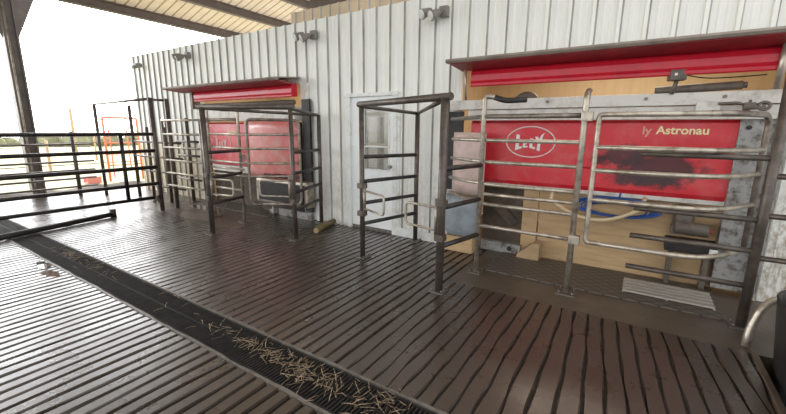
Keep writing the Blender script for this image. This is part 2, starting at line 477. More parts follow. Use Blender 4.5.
# room behind the door
struct(MB().box(OD[0] - .25, OD[1] + .25, YW + .62, YW + .68, 0, 2.4), 'wall_rear', M['trimwhite'])
sh = thing('storage_shelf', 'brown shelf unit seen through the white door window', 'shelf', (-3.35, 4.9, 0))
for X in (-3.72, -3.42, -3.22, -2.98): MB().box(X - .025, X + .025, 4.86, 4.98, 0, 1.68).build('upright', M['curtain'], sh)
for z in (.45, .85, 1.05, 1.25): MB().box(-3.75, -2.95, 4.84, 4.99, z, z + .035).build('shelf_board', M['woodblock'], sh)

# ------------------------------------------------------------------ barn roof over the yard
ZE = 4.12
def roofz(x): return ZE + .21 + .295 * (x + 10.8)
mb = MB()
ys = []
y = -8.0
while y < 11.5:
    ys += [(y, 0), (y + .17, 0), (y + .18, .03), (y + .21, .03)]; y += .22
mb.grid(2, len(ys), lambda i, j: Vector(((-10.95, 1.5)[i], ys[j][0], roofz((-10.95, 1.5)[i]) + ys[j][1])))
struct(mb, 'ceiling', M['roof'])
for k in range(10):
    x = -10.8 + k * 1.17
    mb = MB()
    mb.prism([(0, 0), (.07, 0), (.07, .02), (.018, .02), (.018, .19), (.07, .19), (.07, .21), (0, .21)], lambda a, b, q, x=x: Vector((x + a, (-8, 11.5)[q], roofz(x) - .215 + b + .295 * a)))
    struct(mb, 'trim_%d' % (8 + k), M['brownsteel'])

# post carrying the eave
p = thing('barn_post', 'tall brown steel barn post carrying the roof eave at the left', 'post', (-10.8, 2.6, -.2))
MB().box(-10.9, -10.7, 2.5, 2.53, -.2, 4.1).box(-10.9, -10.7, 2.69, 2.72, -.2, 4.1).box(-10.82, -10.78, 2.53, 2.69, -.2, 4.1).build('column', M['flaresteel'], p)
MB().tube([(-10.68, 2.55, -.2), (-10.68, 2.55, 4.0)], .018).build('conduit_pipe', M['galvlight'], p)
g = MB(); g.prism([(2.5, 3.2), (2.5, 4.1), (2.1, 4.1)], lambda a, b, k: Vector((-10.82 + .04 * k, a, b)))
g.prism([(2.72, 3.2), (2.72, 4.1), (3.1, 4.1)], lambda a, b, k: Vector((-10.82 + .04 * k, a, b)))
g.build('gusset', M['flaresteel'], p)

# ------------------------------------------------------------------ stall steelwork (mirrored for the far robot)
def base_plate(x, y, parent, s=.075):
    b = MB().box(x - s, x + s, y - s, y + s, 0, .012, .003).build('base_plate', M['steel'], parent)
    for dx in (-1, 1):
        for dy in (-1, 1):
            if b.parent and b.parent.parent and b.parent.parent.parent is None:
                o = MB().tube([(x + dx * s * .68, y + dy * s * .68, .01), (x + dx * s * .68, y + dy * s * .68, .035)], .009, seg=6).build('anchor_bolt', M['steel'], parent.parent)

def entry_frame(A, B, C, label, flip=1):
    t = thing('entry_frame', label, 'gate frame', (A[0], A[1], 0), 'entry frames of the milking stalls')
    for (X, Y), r, h in ((A, .037, 1.77), (B, .029, 1.75), (C, .03, 1.70)):
        q = MB().tube([(X, Y, 0), (X, Y, h)], r, seg=16).build('post', M['darkpipe'], t); base_plate(X, Y, q)
    a, b, c = Vector((*A, 1.775)), Vector((*B, 1.765)), Vector((*C, 1.70))
    dab = (a - b).normalized()
    MB().tube([b - dab * .05, a + dab * .07], .033, seg=14).build('top_bar', M['darkpipe'], t)
    MB().tube([b - Vector((0, 0, .02)), c], .021).build('brace', M['darkpipe'], t)
    MB().tube([a - Vector((0, 0, .02)), c], .021).build('brace', M['darkpipe'], t)
    for z in (1.19, .91, .655, .41):
        MB().tube([(*B, z), (*C, z - .015)], .023).build('rail', M['blackpipe'], t)
    # short flap loops hinged on the two front posts
    for (X, Y), (ex, ey), z0, z1 in ((A, (A[0] - .43 * flip, A[1] + .09), .585, .80), (B, (B[0] + .44 * flip, B[1] - .20), .60, .81)):
        dv = Vector((ex - X, ey - Y, 0)).normalized(); o_ = Vector((X, Y, 0)) + dv * .055
        L = (Vector((ex, ey, 0)) - o_).length
        fl = MB().tube([o_ + Vector((0, 0, z1)), o_ + dv * L + Vector((0, 0, z1)), o_ + dv * L + Vector((0, 0, z0)), o_ + Vector((0, 0, z0))], .0125, fillet=.05, seg=10).build('flap_loop', M['galvlight'], t)
        MB().tube([o_ + Vector((0, 0, z0 - .09)), o_ + Vector((0, 0, z1 + .08))], .018).build('hinge_tube', M['galv'], fl)
        for za in (z1 + .02, z0 - .09): MB().box(X - .043, X + .043, Y - .043, Y + .043, za, za + .06, .004).build('hinge_clamp', M['darkpipe'], fl)
    return t
A1, B1, C1 = (-1.458, 3.062), (-2.646, 3.431), (-2.459, 4.365)
entry_frame(A1, B1, C1, 'dark pipe entry frame standing in front of the white door')
A2, B2, C2 = (-5.031, 3.012), (-3.829, 3.477), (-4.226, 4.40)
entry_frame(A2, B2, C2, 'dark pipe entry frame in front of the far red robot', -1)

def clamp(mb, x, y, z): mb.box(x - .045, x + .045, y - .04, y + .04, z - .04, z + .04, .006)

def fixed_rail(fx, P, Aq, label, grip=True):
    """fixed rail section: inner pipe, rear loop, rails and centre leg"""
    X0 = fx(-1.346)
    t = thing('stall_rail', label, 'stall rail', (P[0], P[1], 0), 'galvanised side rails of the milking stalls')
    px, py = P
    sg = 1 if fx(0) < fx(1) else -1
    q = MB().tube([(px, py, 0), (px, py, 1.835), (px + sg * .13, py, 1.80)], .024, fillet=.06).build('inner_post', M['galvlight'], t); base_plate(px, py, q)
    if grip: MB().tube([(px + sg * .10, py, 1.81), (px + sg * .2, py, 1.775), (px + sg * .40, py, 1.78)], .026, fillet=.05).build('rubber_grip', M['black'], t)
    # link rails back to the front entry post
    for z, ez in ((1.16, 1.15), (.805, .80), (.44, .42)):
        MB().tube([(*Aq, z), (px, py + .0, ez)], .024).build('link_rail', M['blackpipe'], t)
    lx = fx(-.439)
    q = MB().tube([(lx, 3.697, 0), (lx, 3.697, 1.80), (lx, 3.80, 1.84)], .026, fillet=.04).build('centre_leg', M['galvlight'], t); base_plate(lx, 3.697, q, .085)
    # rails run from the leg past the inner pipe, then bend back to the wall
    for z, tip in ((1.40, -1.76), (1.185, -1.83), (.96, -1.84), (.755, -1.91)):
        ty = {1.40: 3.92, 1.185: 4.06, .96: 4.06, .755: 4.22}[z]
        if sg < 0: tip, ty = -1.98, 4.22
        pts = [(lx, 3.7, z), (fx(-1.22), 3.71, z), (fx(-1.5), 3.82, z), (fx(tip), ty, z)]
        MB().tube(pts, .0185, fillet=.18).build('rail', M['galvlight'], t)
    MB().tube([(lx, 3.7, .86), (fx(-1.30), 3.71, .86)], .017).build('rail', M['galvlight'], t)
    MB().tube([(lx, 3.7, .522), (px, py, .522)], .019).build('rail', M['galvlight'], t)
    MB().tube([(lx, 3.7, 1.63), (px, py, 1.63)], .022).build('rail', M['galv'], t)
    # rear loop
    if sg > 0: lp = [(fx(-1.365), 3.77, .74), (fx(-1.365), 3.77, 1.63), (fx(-1.90), 4.2, 1.62)]
    else: lp = [(fx(-1.5), 3.87, .30), (fx(-1.36), 3.76, .30), (fx(-1.36), 3.76, 1.63), (fx(-2.02), 4.22, 1.62), (fx(-2.02), 4.22, .30), (fx(-1.5), 3.87, .30)]
    MB().tube(lp, .022, fillet=.09).build('rear_loop', M['galv'], t)
    for z in (1.62, .53):
        mb = MB(); clamp(mb, lx + sg * .02, 3.69, z); mb.build('hinge_clamp', M['galvlight'], t)
    return t
r1 = lambda X: X
r2 = mir
fixed_rail(r1, (-1.346, 3.729), A1, 'galvanised fixed side rail of the near robot stall left of its hinged gate')
fixed_rail(r2, (-5.274, 3.721), A2, 'galvanised fixed side rail of the far robot stall')

def swing_gate(fx, label):
    t = thing('swing_gate', label, 'stall gate', (fx(-.33), 3.7, .45), 'hinged stall gates')
    MB().tube([(fx(.46), 3.70, 1.635), (fx(-.33), 3.70, 1.635), (fx(-.33), 3.70, .52), (fx(-.2), 3.7, .52)], .021, fillet=.035).build('hinge_stile', M['galvlight'], t)
    MB().tube([(fx(.40), 3.70, 1.635), (fx(.60), 3.78, 1.635), (fx(.80), 4.17, 1.635), (fx(.83), 4.24, 1.58), (fx(.83), 4.24, .5)], .023, fillet=.10).build('end_stile', M['galv'], t)
    for z in (1.362, 1.165, .91, .52):
        MB().tube([(fx(-.33), 3.70, z), (fx(.42), 3.70, z), (fx(.62), 3.86, z), (fx(.83), 4.24, z)], .0205, fillet=.16).build('rail', M['galvlight'], t)
    return t
swing_gate(r1, 'galvanised hinged gate with bent rails beside the right dark post')
t = thing('swing_gate', 'galvanised straight-railed gate closing the far stall beside the yard gate', 'stall gate', (-7.3, 3.62, .4), 'hinged stall gates')
for z in (1.62, 1.38, 1.145, .915, .68, .45):
    MB().tube([(-6.15, 3.62, z), (-7.36, 3.62, z)], .019).build('rail', M['galvlight'], t)
for x in (-6.15, -7.34): MB().tube([(x, 3.62, .45), (x, 3.62, 1.62)], .02).build('stile', M['galv'], t)

def finger_post(X, y, label, others, fingers, h=2.0):
    t = thing('finger_post', label, 'post', (X, y, 0), 'dark posts with finger bars')
    q = MB().tube([(X, y, 0), (X, y, h)], .034, seg=16).build('post', M['darkpipe'], t); base_plate(X, y, q)
    for z, xa, xb in fingers:
        MB().tube([(xa, y, z), (xb, y, z)], .0225).build('finger_bar', M['darkpipe'], t)
    for z in others:
        MB().tube([(X, y, z), (1.9, y + .02, z)], .021).build('side_rail', M['darkpipe'], t)
finger_post(.812, 3.782, 'thick dark post with four finger bars at the right edge', (1.19, .897, .573), [(z, .812, 0.0) for z in (1.318, .86, .62, .342)])
finger_post(-7.62, 4.22, 'thin dark post with three finger bars behind the far stall gate', (), [(z, -8.05, -7.28) for z in (1.22, .94, .46)], 1.68)
q = MB().tube([(-7.25, 3.69, 0), (-7.25, 3.69, 2.0)], .033, seg=14).build('gate_post', M['darkpipe'])
tag(q, 'tall dark post between the yard gate and the far stall gate', 'post')

# ------------------------------------------------------------------ robots
def panel_profile(mb, x0, x1, yf, z0, z1):
    h = z1 - z0
    prof = [(yf + .14, z1), (yf + .03, z1), (yf, z1 - .03), (yf - .005, z1 - .2 * h), (yf - .004, z0 + .34 * h), (yf + .012, z0 + .32 * h), (yf + .008, z0 + .06 * h), (yf + .03, z0), (yf + .14, z0)]
    mb.prism(prof, lambda a, b, k: Vector(((x0, x1)[k], a, b)))
    return mb
def letters(polys, cx, cz, sx, sz, y, name, m, parent):
    mb = MB()
    for P in polys:
        mb.prism(P, lambda a, b, k: Vector((cx + a * sx, y - (.006 if k == 0 else 0), cz - b * sz)))
    return mb.build(name, m, parent)
def c_(poly): return [((x - 288) / 220, (y - 190) / 140) for x, y in poly]
LEL = [c_([(160, 118), (192, 128), (186, 235), (215, 232), (213, 250), (155, 270)]),
       c_([(228, 165), (268, 170), (266, 183), (246, 183), (245, 196), (263, 197), (262, 210), (245, 212), (244, 226), (270, 226), (268, 240), (225, 243)]),
       c_([(288, 155), (312, 158), (310, 228), (338, 238), (336, 255), (284, 242)]),
       c_([(330, 140), (355, 140), (368, 165), (385, 125), (412, 105), (385, 185), (380, 270), (352, 262), (358, 195)])]
def emblem(cx, cz, hx, hz, y, m, parent):
    e = MB().ring((cx, y, cz), hx, hz, (1, 0, 0), (0, 0, 1), .007).build('oval_emblem', m, parent)
    letters(LEL, cx, cz, hx, hz, y, 'emblem_lettering', m, e)
def text_mesh(body, x, z, size, y, name, m, parent, sx=1):
    cu = bpy.data.curves.new('lettering', 'FONT'); cu.body = body; cu.size = size; cu.extrude = .003; cu.offset = size * .022
    tmp = bpy.data.objects.new('lettering', cu); COL.objects.link(tmp)
    dg = bpy.context.evaluated_depsgraph_get(); dg.update()
    me = bpy.data.meshes.new_from_object(tmp.evaluated_get(dg))
    bpy.data.objects.remove(tmp); bpy.data.curves.remove(cu)
    off = Vector((0, 0, 0)); q = parent
    while q is not None: off += q.location; q = q.parent
    for v in me.vertices: v.co = Vector((x + v.co.x * sx, y - v.co.z, z + v.co.y)) - off
    me.materials.clear(); me.materials.append(m)
    o = bpy.data.objects.new(name, me); COL.objects.link(o); o.parent = parent
    return o

# --- near robot
t = thing('milking_robot', 'red milking robot with white oval emblem and dark grime smear in the near stall', 'milking robot', (-.5, 4.6, 0), 'milking robots')
pn = panel_profile(MB(), -1.79, .70, 4.53, .868, 1.61).build('front_panel', M['red'], t)
emblem(-1.075, 1.37, .268, .172, 4.525, M['white'], pn)
text_mesh('ly', -.015, 1.475, .105, 4.525, 'faded_lettering', M['fadecream'], pn, 1.1)
text_mesh('Astronau', .10, 1.478, .105, 4.525, 'lettering', M['cream'], pn, 1.02)
bmn = MB().box(-1.92, 1.0, 4.40, 4.56, 1.735, 1.845, .006).box(-2.02, -1.90, 4.40, 4.46, 1.735, 1.845, .006).box(-1.80, 1.0, 4.43, 4.56, 1.61, 1.728, .004)
bmn = bmn.build('top_beam', M['beamwhite'], t)
for x in (-.9, -.02, .55): MB().tube([(x, 4.405, 1.80), (x, 4.385, 1.80)], .016, seg=8).build('bolt', M['steel'], bmn)
sc = MB().box(.70, .93, 4.50, 4.62, .05, 1.75, .004).box(.93, 1.0, 4.44, 4.62, .05, 1.75, .004).build('side_column', M['sheetgalv'], t)
for (x, z) in ((.76, 1.54), (.965, 1.66), (.965, 1.4)): MB().tube([(x, 4.505 if x < .9 else 4.445, z), (x, 4.49 if x < .9 else 4.43, z)], .02, seg=10).build('bolt_hole', M['black'], sc)
bd = MB().box(-.93, .72, 4.64, 4.68, .0, .90).box(-1.12, -.945, 4.62, 4.66, .0, .90).build('lower_board', M['board'], t)
MB().box(-1.6, .70, 4.56, 4.63, .825, .868, .004).build('white_strip', M['beamwhite'], t)
MB().box(-1.62, -1.12, 4.64, 4.7, .12, .9).build('recess_panel', M['darkbrown'], t)
MB().obox((-1.33, 4.60, .5), (.13, 0, -.13), (0, .02, 0), (.04, 0, .04)).build('recess_brace', M['darkbrown'], t)
MB().prism([(-1.12, .0), (-.86, .0), (-.86, .21), (-.93, .21), (-1.10, .06)], lambda a, b, k: Vector((a, 4.44 + .18 * k, b))).build('wood_block', M['woodblock'], t)
bb = MB().box(-1.60, -1.10, 4.56, 4.64, 0, .12, .004).build('base_bracket', M['sheetgalv'], t)
MB().tube([(-1.23, 4.565, .065), (-1.23, 4.55, .065)], .03, seg=14).build('bracket_hole', M['black'], bb)
# dusty curved shield and the blue-grey bin under it at the cow's rear end
mb = MB()
def shield(i, j):
    a = i / 12; x = -1.93 + .42 * a; y = 4.42 - .16 * math.sin(math.pi * a * .62 + .3)
    return Vector((x, y, .74 + (1.47 - .74) * j / 6))
mb.grid(13, 7, shield, True)
o = mb.build('rear_shield', M['shield'], t, recalc=True); sm = o.modifiers.new('thick', 'SOLIDIFY'); sm.thickness = .02; sm.offset = -1
mb = MB()
def bin_(i, j):
    a = 2 * math.pi * i / 24; z = (.21, .22, .28, .36, .58, .70, .71)[j]; k = (.55, .72, .88, .97, 1, 1, .9)[j]
    ca, sa = math.cos(a), math.sin(a)
    sq = lambda c: math.copysign(abs(c) ** .6, c)
    return Vector((-1.78 + .235 * sq(ca) * k - .0 * z, 4.33 + .13 * sq(sa) * k, z))
mb.grid(25, 7, bin_, True); 
bmesh.ops.remove_doubles(mb.bm, verts=mb.bm.verts[:], dist=1e-4)
bmesh.ops.holes_fill(mb.bm, edges=[e for e in mb.bm.edges if e.is_boundary], sides=0)
mb.build('rear_bin', M['drum'], t)
MB().box(-1.97, -1.60, 4.26, 4.44, .0, .2, .01).build('bin_foot', M['board'], t)
# motor and black tray low on the right
mt = MB().tube([(.42, 4.55, .56), (.42, 4.55, .80)], .085, seg=18).tube([(.36, 4.50, .60), (.62, 4.50, .585)], .062, seg=16).box(.33, .52, 4.5, 4.63, .52, .60, .01).build('motor', M['motor'], t)
MB().tube([(.615, 4.47, .588), (.64, 4.47, .587)], .018, seg=12).tube([(.60, 4.46, .58), (.60, 4.46, .60)], .012, seg=8).build('red_valve', M['redplastic'], t)
tr = MB().box(.30, .70, 4.44, 4.63, .36, .475, .012).build('black_tray', M['black'], t)
MB().box(.64, .70, 4.42, 4.445, .38, .43, .006).build('white_tap', M['white'], tr)
for x in (.36, .64): MB().box(x - .02, x + .02, 4.5, 4.62, 0, .37).build('tray_leg', M['motor'], tr)

# hoses hung below the panel
mb = MB()
for k in range(7):
    r = .20 + .016 * k
    cx, cz, yy = -.15 + .02 * math.sin(k), .69 + .006 * k, 4.56 - .012 * k
    pts = [Vector((cx + r * 1.35 * math.cos(a), yy + .01 * math.sin(3 * a), cz + r * .34 * math.sin(a))) for a in [2 * math.pi * q / 28 for q in range(29)]]
    mb.tube(pts, .010, seg=8)
mb.tube([(-.15, 4.56, .75), (-.12, 4.57, .9)], .012, seg=8)
tag(mb.build('hose', M['bluehose']), 'coiled blue hose hanging under the red panel of the near robot', 'hose')
pts = []
for k in range(25):
    a = k / 24; x = -.78 + .84 * a
    pts.append(Vector((x, 4.46, .575 + .62 * (a - .52) ** 2 * (1.0 if a < .52 else 1.15) + .0)))
tag(MB().tube(pts, .019, seg=10).tube([pts[0], (-.79, 4.56, .84)], .019, seg=10).tube([pts[-1], (.09, 4.56, .84)], .019, seg=10).build('hose', M['creamhose']), 'thick cream hose sagging in front of the coiled blue hose', 'hose')

# camera box, tube, bump and latch on the beam
c = thing('camera_box', 'small dark camera box on a stalk above the near robot beam', 'camera', (.18, 4.35, 1.845))
MB().obox((.19, 4.34, 1.99), (.062, .012, 0), (-.01, .05, 0), (0, 0, .045), .008).build('housing', M['motor'], c)
MB().box(.145, .19, 4.284, 4.292, 1.985, 2.005).build('pale_sticker', M['white'], c)
MB().tube([(.17, 4.38, 1.835), (.195, 4.35, 1.96)], .018).build('stalk', M['motor'], c)
MB().tube([(.245, 4.34, 1.99), (.40, 4.38, 1.955), (.62, 4.42, 1.96), (.8, 4.45, 1.97)], .005, fillet=.1, seg=6).build('cable', M['black'], c)
tag(MB().tube([(.04, 4.46, 1.875), (.66, 4.46, 1.895)], .036, seg=16).tube([(.66, 4.46, 1.895), (.69, 4.46, 1.896)], .026, seg=12).build('drive_tube', M['motor']), 'dark round tube lying along the near robot beam right of the camera box', 'tube')
mb = MB()
mb.grid(13, 9, lambda i, j: Vector((-1.27 + .26 * i / 12, 4.44 + .11 * j / 8, 1.84 + .085 * max(0, math.sin(math.pi * i / 12)) ** .5 * max(0, math.sin(math.pi * j / 8)) ** .5)), True)
mb.box(-1.26, -1.02, 4.45, 4.54, 1.835, 1.845)
tag(mb.build('vent_cap', M['motor']), 'low dark rounded cap sitting on the left end of the near robot beam', 'cap')
l = thing('gate_latch', 'steel latch with pale plate and rod on top of the near hinged gate', 'latch', (.42, 4.1, 1.66))
MB().box(.355, .52, 4.30, 4.34, 1.66, 1.755, .004).build('latch_plate', M['beamwhite'], l)
MB().tube([(.50, 4.29, 1.735), (.62, 4.28, 1.74), (.70, 4.28, 1.71)], .011, fillet=.02).build('latch_rod', M['steel'], l)
mb = MB().ring((.79, 4.28, 1.71), .035, .03, (1, 0, 0), (0, 0, 1), .012, 20).box(.66, .74, 4.26, 4.31, 1.69, 1.74, .01).tube([(.66, 4.28, 1.69), (.8, 4.28, 1.70)], .014).tube([(.70, 4.27, 1.66), (.70, 4.27, 1.76)], .01)
mb.build('catch', M['motor'], l)
MB().box(.40, .46, 4.33, 4.42, 1.68, 1.73).build('latch_bracket', M['steel'], l)

# --- far robot
t = thing('milking_robot', 'faded red milking robot with black window box in the far stall', 'milking robot', (-6.1, 4.5, 0), 'milking robots')
pn = panel_profile(MB(), -7.44, -5.95, 4.50, .79, 1.60).build('front_panel', M['redfaded'], t)
emblem(-6.92, 1.2, .30, .185, 4.495, M['fadelogo'], pn)
text_mesh('Astronau', -6.72, 1.40, .085, 4.495, 'lettering', M['cream'], pn)
MB().box(-7.48, -4.71, 4.36, 4.56, 1.62, 1.845, .006).build('top_beam', M['beamwhite'], t)
MB().box(-7.44, -5.95, 4.48, 4.6, .66, .78, .006).build('white_strip', M['beamwhite'], t)
MB().box(-7.44, -5.9, 4.62, 4.68, 0, .68).build('recess_panel', M['darkbrown'], t)
mb = MB()
def body(i, j):
    a = i / 20; x = -5.86 + 1.24 * a
    y = 4.48 - .22 * math.sin(math.pi * (.12 + .76 * a)) ** .7
    return Vector((x, y, .66 + (1.61 - .66) * j / 8))
mb.grid(21, 9, body, True)
o = mb.build('robot_body', M['pink'], t); sm = o.modifiers.new('thick', 'SOLIDIFY'); sm.thickness = .03; sm.offset = -1
bz = MB().box(-5.66, -4.38, 4.26, 4.44, .22, .655, .05).build('window_box', M['galvlight'], t)
MB().box(-5.57, -4.46, 4.245, 4.28, .275, .60, .012).build('dark_window', M['black'], bz)
MB().box(-5.80, -4.71, 4.49, 4.6, 0, 1.6).build('body_core', M['darkbrown'], t)
MB().box(-5.25, -4.46, 4.40, 4.44, 0, .12, .004).build('base_bracket', M['sheetgalv'], t)
MB().tube([(-5.15, 4.2, 0), (-5.15, 4.2, .26)], .02).box(-5.2, -5.1, 4.16, 4.24, .08, .15, .008).build('drain_valve', M['sheetgalv'], t)

# black rubber strips hanging at the inner jamb of each opening
tag(MB().box(-2.10, -1.86, 4.446, 4.462, .75, 1.72, .004).build('rubber_strip', M['black']), 'black rubber strip at the left jamb of the near robot opening', 'rubber strip', 'rubber strips')
tag(MB().box(mir(-1.90), mir(-2.07), 4.40, 4.44, .14, 1.95, .004).build('rubber_strip', M['black']), 'black rubber strip at the right jamb of the far robot opening', 'rubber strip', 'rubber strips')

# shutters in their hoods
def hood(x0, x1, xa, xb, label):
    t = thing('shutter_hood', label, 'shutter', ((x0 + x1) / 2, YW, 2.0), 'red roller shutters')
    h = MB()
    h.prism([(3.95, 2.245), (3.935, 2.225), (3.95, 2.205), (4.02, 2.205), (4.05, 2.24), (YW - .03, 2.275), (YW - .03, 2.30)], lambda a, b, k: Vector(((x0, x1)[k], a, b)))
    h.build('hood_roof', M['hoodgrey'], t)
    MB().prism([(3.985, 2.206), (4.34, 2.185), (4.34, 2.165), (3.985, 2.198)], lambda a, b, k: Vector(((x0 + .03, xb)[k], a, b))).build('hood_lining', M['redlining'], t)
    prof = [(4.42, 2.2), (4.35, 2.18), (4.31, 2.15), (4.298, 2.11), (4.297, 2.05), (4.303, 2.035), (4.296, 2.02), (4.298, 1.995), (4.305, 1.985), (4.33, 1.985), (4.42, 2.0)]
    MB().prism(prof, lambda a, b, k: Vector(((xa, xb)[k], a, b))).build('shutter_roll', M['redhood'], t)
    return t
hd = hood(-1.89, 1.72, -1.735, 1.68, 'red roller shutter under a grey hood above the near robot')
MB().tube([(-1.80, 4.28, 2.22), (-1.80, 4.34, 1.84)], .014).build('side_bracket', M['galvlight'], hd)
MB().tube([(.85, 4.25, 2.22), (.845, 4.30, 1.84)], .026).build('side_bracket', M['galvlight'], hd)
hd = hood(-7.87, -4.66, -7.42, -4.69, 'red roller shutter under a grey hood above the far robot')
MB().box(-7.56, -7.48, 4.3, 4.46, 1.86, 2.2).build('side_bracket', M['motor'], hd)
MB().tube([(-7.4, 4.40, 1.91), (-4.75, 4.40, 1.91)], .042, seg=14).build('drive_tube', M['motor'], hd)

# rooms behind the robots
for (a, b, k) in ((-2.3, 1.7, 'right'), (-7.9, -4.3, 'left')):
    struct(MB().box(a, b, 6.6, 6.66, 0, 2.7), 'wall_room', M['paleroom'])
    struct(MB().box(a - .06, a, YW + .06, 6.6, 0, 2.7), 'wall_room', M['paleroom'])
    struct(MB().box(b, b + .06, YW + .06, 6.6, 0, 2.7), 'wall_room', M['paleroom'])
    struct(MB().box(a, b, YW + .06, 6.6, 2.7, 2.76), 'ceiling', M['trimwhite'])
    struct(MB().box(a, b, YW + .12, 6.6, -.3, -.001), 'floor', M['ledge'])
    ld = bpy.data.lights.new('room_lamp', 'AREA'); ld.shape = 'RECTANGLE'; ld.size = 1.6; ld.size_y = .3; ld.energy = 44; ld.color = (1, .88, .68)
    lo = bpy.data.objects.new('room_lamp', ld); COL.objects.link(lo); lo.location = ((a + b) / 2, 5.4, 2.62)
    lo['label'] = 'lamp on the ceiling of the room behind the %s robot' % ('near' if k == 'right' else 'far'); lo['category'] = 'lamp'

# mats, slatted strip, log
tag(MB().box(-1.30, .72, 3.835, 4.555, 0, .014, .004).build('rubber_mat', M['rubbermat']), 'dark diamond-pattern rubber mat in the near robot stall', 'mat', 'stall mats')
tag(MB().box(mir(.80), mir(1.30) + 2.55, 4.15, 4.555, 0, .012, .004).build('rubber_mat', M['rubbermat']), 'dark diamond-pattern rubber mat in the far robot stall', 'mat', 'stall mats')
g = thing('slatted_strip', 'pale slatted plastic strip lying on the near stall mat', 'grille', (.34, 4.1, .014))
mb = MB()
for k in range(5): mb.box(.005, .685, 4.0 + k * .082, 4.042 + k * .082, .020, .036, .003)
mb.build('slats', M['slat'], g)
mb = MB()
for x in (.0, .34, .672): mb.box(x, x + .014, 3.99, 4.37, .0145, .022)
mb.build('cross_bars', M['slat'], g)
lg = thing('log', 'short round yellow-brown log lying at the foot of the white wall', 'log', (-3.9, 4.15, .04))
MB().tube([(-3.82, 3.86, .05), (-3.9, 4.1, .052), (-4.0, 4.44, .05)], .045, seg=14).build('bark', M['log'], lg)
MB().tube([(-3.8195, 3.8585, .05), (-3.8185, 3.8555, .05)], .04, seg=14).build('cut_end', M['logend'], lg)

# twin lamps on the wall
def flood(X, z, label):
    t = thing('wall_floodlight', label, 'floodlight', (X, YW - .03, z), 'twin floodlights on the white wall')
    MB().box(X + .0, X + .11, YW - .10, YW - .03, z - .06, z + .06, .012).build('mount', M['lampbody'], t)
    for dx, dz in ((-.13, -.02), (-.01, -.05)):
        c = Vector((X + dx, YW - .2, z + dz)); d = Vector((-.5, -.75, -.42)).normalized()
        MB().tube([(X + .05, YW - .09, z), c - d * .06], .016).build('arm', M['lampbody'], t)
        mb = MB(); mb.tube([c - d * .09, c - d * .05, c + d * .02, c + d * .05], .03, r2=.066, seg=16)
        h = mb.build('lamp_head', M['lampbody'], t)
        MB().tube([c + d * .052, c + d * .062, c + d * .07], .06, r2=.045, seg=16).build('lens', M['lens'], h)
flood(-2.22, 2.88, 'twin floodlight on the white wall above the door, nearest the near hood')
flood(-4.36, 2.87, 'twin floodlight on the white wall just right of the far hood')
flood(-7.78, 2.89, 'twin floodlight on the white wall above the far hood')
tag(MB().box(-9.80, -9.66, YW - .16, YW - .03, 2.82, 2.90, .01).tube([(-9.73, YW - .1, 2.84), (-9.73, YW - .2, 2.80)], .04, seg=12).build('wall_lamp', M['lampbody']), 'small dark lamp at the far end of the white wall', 'lamp')

# ------------------------------------------------------------------ yard gates and fences at the left
t = thing('yard_gate', 'black five-rail pipe gate across the left of the yard', 'gate', (-7.3, 3.44, 0))
for z in (1.378, 1.087, .795, .50, .25):
    MB().tube([(-7.3, -1.6, z), (-7.3, 3.44, z)], .03 if z != .795 else .033, seg=12).build('rail', M['blackpipe'], t)
for y in (2.91, .6, -1.5):
    MB().tube([(-7.3, y, .25), (-7.3, y, 1.378)], .03, seg=12).build('upright', M['blackpipe'], t)
q = MB().tube([(-7.3, 3.44, 0), (-7.3, 3.44, 2.0)], .036, seg=14).build('post', M['darkpipe'], t)
MB().tube([(-7.3, 3.40, 1.97), (-7.26, 3.65, 1.97)], .02).build('head_link', M['darkpipe'], t)
MB().tube([(-7.3, 3.44, 1.985), (-9.885, 3.54, 1.972)], .024).build('overhead_bar', M['darkpipe'], t)
MB().tube([(-7.28, 3.3, .16), (-7.28, 3.36, .26), (-7.28, 3.40, .16)], .03).build('bottom_latch', M['motor'], t)

tag(MB().tube([(-6.93, .2, .045), (-7.0, 1.2, .045), (-7.38, 2.68, .05)], .042, seg=12).tube([(-7.38, 2.68, .0), (-7.38, 2.68, .14)], .046, seg=12).build('kerb_pipe', M['blackpipe']), 'black pipe lying across the floor and drain below the yard gate', 'pipe')

t = thing('pipe_fence', 'dark pipe fence beyond the yard gate along the slab edge', 'fence', (-10.35, 2, 0))
for z in (1.12, .93, .75, .56, .38, .2):
    MB().tube([(-10.35, -3.5, z), (-10.35, 3.54, z)], .022, seg=8).build('rail', M['darkpipe'], t)
for y, h in ((3.2, 1.4), (1.2, 1.3), (-.9, 1.3)):
    MB().tube([(-10.35, y, -.2), (-10.35, y, h)], .04, seg=10).build('fence_post', M['darkpipe'], t)
tag(MB().tube([(-9.93, 3.54, 0), (-9.93, 3.54, 1.99)], .033, seg=12).build('gate_post', M['darkpipe']), 'tall dark pipe post holding the far end of the overhead bar', 'post')
tag(MB().tube([(-9.2, 3.9, 0), (-9.2, 3.9, 1.95)], .034, seg=12).build('gate_post', M['darkpipe']), 'tall dark pipe post standing near the end of the white wall', 'post')
t = thing('crowd_gate', 'short dark pipe gate panel between the tall posts and the white wall', 'gate', (-8.4, 3.95, 0))
for z in (.3, .6, .9, 1.2):
    MB().tube([(-9.155, 3.9, z), (-7.4, 3.95, z)], .022, seg=8).build('rail', M['darkpipe'], t)
for x in (-8.6, -7.9): MB().tube([(x, 3.92, 0), (x, 3.92, 1.5)], .03, seg=10).build('upright', M['darkpipe'], t)

